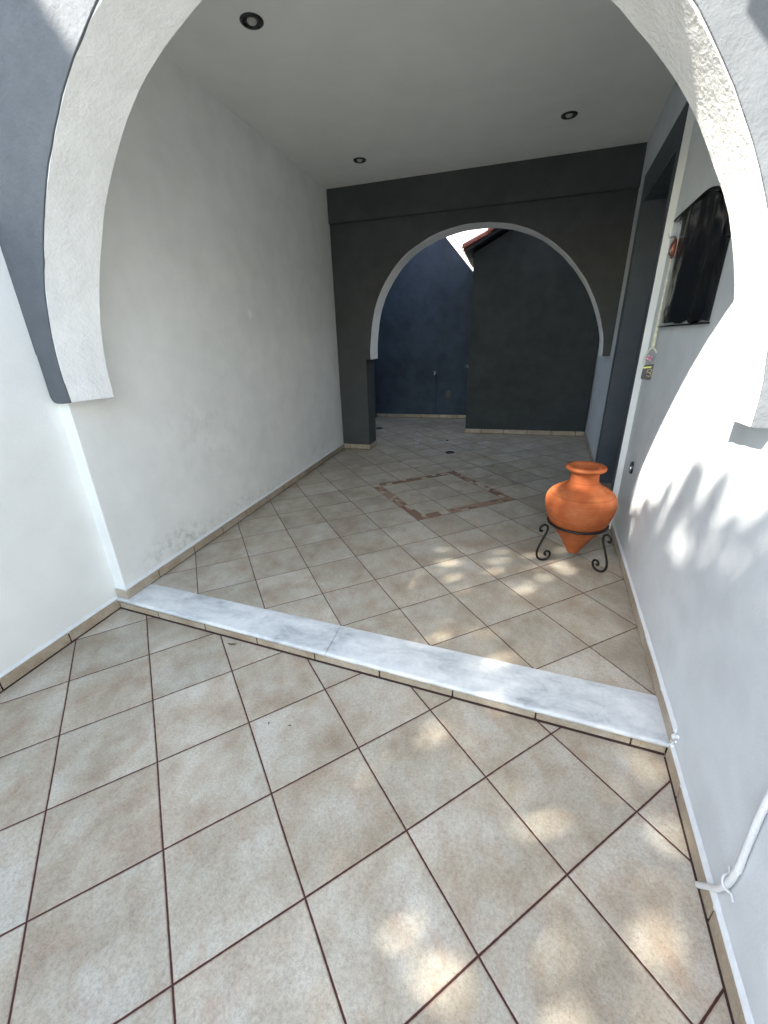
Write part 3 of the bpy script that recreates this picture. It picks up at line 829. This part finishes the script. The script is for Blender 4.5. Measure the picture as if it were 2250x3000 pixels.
skirting('skirting', bw_, (-2.25, 7.70), (-0.50, 7.70), (0, -1), HU, first=0.2, ledge=False)
nb_ = thing('neighbour_wall', 'tall dark blue side wall of the yard left of the rear arch', 'wall', (-2.4, 6.6, HU))
bm = bmesh.new(); box(bm, -2.75, -2.25, 5.52, 7.695, 0.0, 4.32)
obj('wall', bm, M_blue, nb_)
ca = obj('overhead_cable', (lambda b: (tube(b, [(-2.25, 3.0, 4.44), (-2.25, 5.5, 4.43), (-2.25, 7.9, 4.44)], 0.014, 8), b)[1])(bmesh.new()), M_black)
tag(ca, 'thin dark cable running along the top of the tall yard wall', 'cable')

ob = thing('outbuilding', 'dark charcoal shed with a red tiled roof edge behind the rear arch', 'shed', (0.4, 7.0, HU))
bm = bmesh.new()
ol = [(-0.475, 0.0), (1.215, 0.0), (1.215, 3.30), (-0.475, 2.455)]
extrude_pts(bm, [Vector((x, 6.47, z)) for x, z in ol], [Vector((x, 7.69, z)) for x, z in ol])
obj('wall', bm, M_block, ob)
rf = bmesh.new()
# barrel tiles laid down the slope, seen from their side at the verge
def rz(x): return 2.50 + 0.5 * (x + 0.60)
for k in range(6):
    xa = -0.62 + k * 0.31; xb = xa + 0.36
    for row in range(6):
        yy = 6.40 + row * 0.225
        za, zb_ = rz(xa) + 0.035, rz(xb) + 0.012
        P = []; Q = []
        for j in range(9):
            t = math.pi * j / 8
            P.append(Vector((xa, yy + 0.11 * math.cos(t) + 0.02, za + 0.055 * math.sin(t) - 0.02)))
            Q.append(Vector((xb, yy + 0.095 * math.cos(t) + 0.02, zb_ + 0.05 * math.sin(t) - 0.02)))
        P2 = [p - Vector((0, 0, 0.018)) for p in reversed(P)]; Q2 = [p - Vector((0, 0, 0.018)) for p in reversed(Q)]
        extrude_pts(rf, P + P2, Q + Q2)
obj('roof_tiles', rf, M_roof, ob, smooth=True, angle=40)
bm = bmesh.new()
ol = [(-0.585, 2.452), (1.21, 3.35), (1.21, 3.38), (-0.585, 2.482)]
extrude_pts(bm, [Vector((x, 6.36, z)) for x, z in ol], [Vector((x, 7.69, z)) for x, z in ol])
obj('roof_board', bm, M_door, ob)
bm = bmesh.new()
tube(bm, smooth_path([(-0.476, 6.50, 1.03), (-0.50, 6.50, 1.03), (-0.505, 6.50, 1.045), (-0.50, 6.50, 1.06)], 4), 0.009, 8)
obj('hook', bm, M_steel, ob, smooth=True)
skirting('skirting', ob, (-0.485, 6.47), (1.21, 6.47), (0, -1), HU, first=0.25, ledge=False)
skirting('skirting', ob, (-0.475, 6.462), (-0.475, 7.68), (-1, 0), HU, ledge=False)

pp = thing('water_pipe', 'thin upright water pipe with a small tap against the blue wall', 'pipe', (-1.135, 7.68, HU))
bm = bmesh.new(); tube(bm, [(-1.135, 7.675, 0.135), (-1.135, 7.675, 0.46), (-1.10, 7.672, 0.66), (-1.138, 7.672, 0.84)], [0.013, 0.011, 0.008, 0.009], 10)
obj('riser_pipe', bm, M_blue, pp, smooth=True)
bm = bmesh.new(); tube(bm, [(-1.138, 7.69, 0.86), (-1.138, 7.62, 0.86), (-1.138, 7.61, 0.835)], 0.013, 8); tube(bm, [(-1.165, 7.645, 0.885), (-1.11, 7.645, 0.885)], 0.007, 8)
obj('tap', bm, M_steel, pp, smooth=True)
vh = thing('wall_vent', 'black oval vent hole low in the blue wall beside the water pipe', 'vent', (-0.895, 7.7, 0.49))
bm = bmesh.new()
P = [(-0.895 + 0.048 * math.cos(2 * math.pi * k / 24), 0.49 + 0.078 * math.sin(2 * math.pi * k / 24)) for k in range(24)]
extrude_pts(bm, [Vector((x, 7.699, z)) for x, z in P], [Vector((x, 7.690, z)) for x, z in P])
obj('cap', bm, M_black, vh, bevel=0.002)

def drain(x, y, r, label):
    bm = bmesh.new()
    lathe(bm, [(r, HU + 0.0005), (r, HU + 0.004), (r * 0.93, HU + 0.0055), (r * 0.6, HU + 0.005), (r * 0.55, HU + 0.003), (0.0005, HU + 0.003)], x, y, 28)
    tag(obj('floor_drain', bm, M_black, smooth=True), label, 'drain', 'black drain covers in the porch floor')
drain(-0.565, 5.24, 0.058, 'black round floor drain under the middle of the rear arch')
drain(-1.90, 6.645, 0.062, 'black floor drain just behind the left pillar of the rear arch')
drain(-0.685, 5.91, 0.022, 'tiny dark floor outlet behind the larger drain under the rear arch')

# ------------------------------------------------------------------ amphora and stand
PX, PY = 0.530, 2.607
am = thing('clay_amphora', 'orange terracotta amphora with a pointed foot held in the iron stand', 'vase', (PX, PY, HU + 0.05))
prof = [(0.002, 0.042), (0.0095, 0.046), (0.034, 0.056), (0.046, 0.082), (0.070, 0.125), (0.098, 0.170), (0.130, 0.215), (0.160, 0.258), (0.180, 0.300), (0.194, 0.345),
        (0.2005, 0.385), (0.2015, 0.412), (0.196, 0.438), (0.180, 0.462), (0.155, 0.482), (0.125, 0.500), (0.100, 0.513), (0.088, 0.524), (0.0815, 0.540),
        (0.079, 0.565), (0.080, 0.585), (0.088, 0.597), (0.102, 0.602), (0.110, 0.608), (0.1125, 0.617), (0.109, 0.626), (0.100, 0.630), (0.090, 0.628), (0.080, 0.618), (0.072, 0.598), (0.070, 0.56), (0.072, 0.53), (0.10, 0.49), (0.16, 0.44), (0.18, 0.39), (0.14, 0.25), (0.05, 0.10), (0.002, 0.07)]
pr = smooth_path([(r, 0, z) for r, z in prof], 4)
bm = bmesh.new(); lathe(bm, [(max(p.x, 0.001), HU + p.z + 0.005) for p in pr], PX, PY, 80, wob=0.006)
obj('body', bm, M_clay, am, smooth=True, angle=80)
st = thing('iron_stand', 'black wrought-iron tripod stand with scrolled feet under the clay amphora', 'plant stand', (PX, PY, HU))
RR = 0.172
bm = bmesh.new()
tube(bm, [(PX + RR * math.cos(2 * math.pi * k / 64), PY + RR * math.sin(2 * math.pi * k / 64), HU + 0.266) for k in range(64)], 0.0080, 10, True)
obj('ring', bm, M_iron, st, smooth=True)
leg = [(0.213, 0.222), (0.222, 0.214), (0.231, 0.222), (0.231, 0.240), (0.218, 0.254), (0.200, 0.256), (0.186, 0.244), (0.184, 0.222), (0.192, 0.192), (0.206, 0.158), (0.221, 0.120), (0.232, 0.085), (0.235, 0.058), (0.229, 0.032),
       (0.213, 0.014), (0.190, 0.007), (0.168, 0.012), (0.152, 0.028), (0.148, 0.050), (0.158, 0.067), (0.174, 0.068), (0.184, 0.056), (0.180, 0.044), (0.171, 0.044)]
for deg in (198, 316, 77):
    a = math.radians(deg); cx, sx = math.cos(a), math.sin(a)
    pts = smooth_path([(PX + r * cx, PY + r * sx, HU + z) for r, z in leg], 5)
    bm = bmesh.new(); tube(bm, pts, 0.0070, 10)
    obj('leg', bm, M_iron, st, smooth=True)

# ------------------------------------------------------------------ fallen leaves
def dryleaf(x, y, z, L, w, rot, label):
    bm = bmesh.new(); n = 8; up = []; dn = []
    ca_, sa = math.cos(rot), math.sin(rot)
    for k in range(n + 1):
        t = k / n - 0.5; ww = w * math.cos(t * math.pi) ** 0.8 if abs(t) < 0.5 else 0.0
        zz = z + 0.002 + 0.02 * L / 0.06 * (t * t)
        for lst, sg in ((up, 1), (dn, -1)):
            px, py = t * L, sg * max(ww, 0.0006) + 0.3 * L * t * t
            lst.append((x + px * ca_ - py * sa, y + px * sa + py * ca_, zz + abs(ww) * 0.3))
    ol = up + dn[::-1]
    extrude_pts(bm, [Vector(p) for p in ol], [Vector(p) + Vector((0, 0, 0.0012)) for p in ol])
    tag(obj('dry_leaf', bm, M_leafd), label, 'leaf', 'dry leaves fallen on the patio tiles')
dryleaf(-1.229, 1.425, 0.0, 0.052, 0.006, 0.15, 'curled dark leaf on the patio tiles right below the marble step')
dryleaf(-0.802, 1.045, 0.0, 0.013, 0.0030, 1.9, 'tiny dark leaf bit on a patio tile, left one of a close pair')
dryleaf(-0.714, 1.055, 0.0, 0.013, 0.0030, 0.3, 'tiny dark leaf bit on a patio tile, right one of a close pair')

# ------------------------------------------------------------------ the tree whose crown dapples the sun (behind and left of the viewer)
tr = thing('leafy_tree', 'leafy tree beyond the garden wall whose crown dapples the sunlight', 'tree', (-5.6, -2.9, -0.05))
bm = bmesh.new()
tube(bm, smooth_path([(-5.9, -3.2, -0.05), (-5.8, -3.1, 1.6), (-5.7, -2.9, 3.2), (-5.6, -2.8, 4.8), (-5.5, -2.8, 6.0)], 4), [0.2 - 0.009 * k for k in range(17)], 10)
for q in ((-5.2, -1.2, 6.3), (-5.4, -4.6, 6.2), (-6.4, -2.4, 6.4), (-4.9, -3.1, 6.4), (-5.4, -0.4, 6.6)):
    tube(bm, smooth_path([(-5.65, -2.85, 4.0), (-5.6 + (q[0] + 5.6) * 0.5, -2.85 + (q[1] + 2.85) * 0.5, 5.2), q], 5), [0.09 - 0.007 * k for k in range(11)], 8)
obj('trunk', bm, M_bark, tr, smooth=True)
rnd = random.Random(21)
SD = Vector((1, 0.75, -1.15)).normalized()
verts = []; faces = []
def leaf(p, L, w):
    a = Vector((rnd.gauss(0, 1), rnd.gauss(0, 1), rnd.gauss(0, 0.6))).normalized(); b = a.orthogonal().normalized()
    b = Matrix.Rotation(rnd.uniform(0, 6.28), 3, a) @ b; i = len(verts)
    verts.extend([p - a * L, p - a * L * 0.2 + b * w, p + a * L, p - a * L * 0.2 - b * w]); faces.append((i, i + 1, i + 2, i + 3))
# openings in the crown, given by the spot of sun each one lets through to the ground
GAPS = [(-0.164, 1.113, 0.035), (0.144, 0.823, 0.045), (0.2, 0.89, 0.05), (0.271, 0.928, 0.051), (0.33, 0.916, 0.035), (0.093, 1.046, 0.032), (0.598, 1.198, 0.044), (0.484, 1.086, 0.031), (0.589, 1.023, 0.04), (0.621, 0.944, 0.03), (0.248, 0.641, 0.044), (0.239, 0.608, 0.029), (0.534, 0.697, 0.054), (0.554, 0.668, 0.039), (-0.039, 0.494, 0.053), (-0.092, 0.449, 0.038), (-0.157, 0.669, 0.04), (0.434, 0.556, 0.041), (0.055, 0.476, 0.032), (0.123, 0.775, 0.027), (0.524, 2.559, 0.065), (0.399, 2.374, 0.041), (0.299, 2.234, 0.053), (0.195, 2.198, 0.046), (-0.138, 1.693, 0.051), (-0.198, 1.706, 0.034), (0.179, 1.612, 0.047), (-0.149, 2.279, 0.043)]
def in_gap(p, m):
    d_ = 0.68 - p.x                       # open notch at the crown's upper edge: sun on the grey arch
    if 2.88 < p.y + 0.75 * d_ < 3.15 and p.z - 1.15 * d_ > -0.14 + 3 * m: return True
    t = p.z / 1.15; x, y = p.x + t, p.y + 0.75 * t
    k_ = 1.0 + 0.75 * noise.noise(Vector((x * 13, y * 13, 2.5)))          # ragged outlines
    return any((x - a) ** 2 + (y - b) ** 2 < (r * k_ + m) ** 2 for a, b, r in GAPS)
def clump(c, r, n, L=0.075, w=0.034):
    for _ in range(n):
        d = Vector((rnd.gauss(0, 1), rnd.gauss(0, 1), rnd.gauss(0, 1))).normalized() * (rnd.random() ** 0.45) * r
        p = Vector(c) + Vector((d.x, d.y, d.z * 0.75))
        if not in_gap(p, rnd.uniform(-0.010, 0.028)):
            leaf(p, L * rnd.uniform(0.7, 1.2), w * rnd.uniform(0.7, 1.2))
def sunpos(target, x):       # the point at plane x on the ray from the sun to target
    t = (target[0] - x); return (x, target[1] - 0.75 * t, target[2] + 1.15 * t)
# crown: clumps spread along the shade band
TOP = [(-2.5, 1.5), (0.0, 1.35), (0.7, 1.05), (1.2, 0.93), (1.65, 0.87), (2.05, 0.72), (2.4, 0.58), (2.76, 0.45), (2.90, 0.02), (3.05, -0.08), (3.13, -0.05), (3.22, 0.12), (3.5, 0.2), (4.5, 0.0)]
for k in range(540):
    ty = -2.3 + 6.2 * ((k % 36) + rnd.random()) / 36; tv = ((k // 36) + rnd.random()) / 15; r = rnd.uniform(0.14, 0.32)
    if 2.7 < ty < 3.3: r *= 0.5
    hi = spline(TOP, ty) - r * 0.75 - (0.32 * max(0.0, noise.noise(Vector((ty * 5.5, 1.3, 0)))) if ty < 2.4 else 0.0)
    tz = hi - (hi + 1.75) * tv ** 1.1
    clump(sunpos((0.68, ty, tz), rnd.uniform(-6.6, -4.7)), r, int(480 * r * r) + 8)
for k in range(80):          # denser middle
    r = rnd.uniform(0.10, 0.18); clump(sunpos((0.68, rnd.uniform(0.2, 2.3), rnd.uniform(-0.15, 0.62)), rnd.uniform(-6.6, -4.7)), r, int(560 * r * r) + 8)
for k in range(13):          # leafy sprays standing up out of the crown
    ty = 0.75 + 0.16 * k + rnd.uniform(-0.05, 0.05); L_ = rnd.uniform(0.12, 0.42) * (0.45 if ty < 1.5 else 1.0); z0_ = spline(TOP, ty) - 0.05; x_ = rnd.uniform(-5.6, -4.6)
    n_ = int(L_ / 0.035)
    for j in range(n_):
        f_ = j / n_
        clump(sunpos((0.68, ty - 0.45 * L_ * f_, z0_ + L_ * f_), x_), 0.065 * (1 - 0.6 * f_), 9, 0.06, 0.022)
for k in range(90):
    ty = rnd.uniform(3.2, 4.6); r = rnd.uniform(0.14, 0.24)
    clump(sunpos((0.68, ty, rnd.uniform(-1.6, 0.45)), rnd.uniform(-6.6, -4.7)), r, int(560 * r * r) + 8)
me = bpy.data.meshes.new('crown'); me.from_pydata([tuple(v) for v in verts], [], faces); me.materials.append(M_leaf)
cr = link(bpy.data.objects.new('crown', me)); cr.parent = tr; cr.matrix_parent_inverse = Matrix.Translation(-Vector(tr.location))

nh = thing('sky_block_house', 'ochre house added out of view beyond the tree to block sky light', 'house', (-13, -1, -0.05))  # unseen house, added to cut sky light on the right wall
bm = bmesh.new(); box(bm, -17.0, -10.0, -9.0, 6.0, -0.05, 6.2)
obj('wall', bm, plaster('ochre_plaster', (0.38, 0.27, 0.16), 0.08), nh)
bm = bmesh.new(); extrude_pts(bm, [Vector((-17.3, y, z)) for y, z in ((-9.3, 6.205), (6.3, 6.205), (-1.5, 8.2))], [Vector((-9.7, y, z)) for y, z in ((-9.3, 6.205), (6.3, 6.205), (-1.5, 8.2))])
obj('roof', bm, M_roof, nh)
for wy_ in (-6.5, -3.0, 0.5, 4.0):
    for wz in (1.0, 3.8):
        bm = bmesh.new(); box(bm, -9.998, -9.95, wy_ - 0.55, wy_ + 0.55, wz, wz + 1.4); w_ = obj('window', bm, M_white, nh)
        bm = bmesh.new(); box(bm, -9.9495, -9.94, wy_ - 0.47, wy_ + 0.47, wz + 0.08, wz + 1.32); obj('pane', bm, M_gloss, w_)

# ------------------------------------------------------------------ camera
cam = bpy.data.cameras.new('camera'); co = link(bpy.data.objects.new('camera', cam)); S.camera = co
cam.sensor_fit = 'VERTICAL'; cam.sensor_height = 24.0; cam.sensor_width = 18.0; cam.lens = 1211.207 / 3000 * 24
cam.clip_start = 0.02; cam.clip_end = 600
R = [[0.9654017, 0.2594629, -0.0260488], [0.0763968, -0.3769282, -0.9230865], [-0.2493252, 0.8891592, -0.3837092]]
m3 = Matrix((R[0], [-v for v in R[1]], [-v for v in R[2]])).transposed()
co.matrix_world = Matrix.Translation((0, 0, 1.421757)) @ m3.to_4x4()

# ------------------------------------------------------------------ light
sun = bpy.data.lights.new('sun', 'SUN'); sun.energy = 3.1; sun.angle = math.radians(0.53); sun.color = (1.0, 0.94, 0.83)
so_ = link(bpy.data.objects.new('sun', sun)); so_.rotation_euler = SD.to_track_quat('-Z', 'Y').to_euler()
w = bpy.data.worlds.new('World'); S.world = w; w.use_nodes = True
nt = w.node_tree; bg = nt.nodes['Background']
sky = nt.nodes.new('ShaderNodeTexSky'); sky.sky_type = 'NISHITA'; sky.sun_disc = False
sky.sun_elevation = math.asin(-SD.z); sky.sun_rotation = math.atan2(-SD.x, -SD.y)
sky.air_density = 1.0; sky.dust_density = 0.5; sky.ozone_density = 0.3
nt.links.new(mixc(nt, 1.0, sky.outputs[0], (1.11, 1.0, 0.86), 'MULTIPLY'), bg.inputs['Color']); bg.inputs['Strength'].default_value = 0.15
S.view_settings.view_transform = 'Standard'; S.view_settings.look = 'None'
S.view_settings.gamma = 1.0; S.view_settings.use_curve_mapping = False
S.view_settings.exposure = 2.88
S.cycles.diffuse_bounces = 8; S.cycles.max_bounces = 12
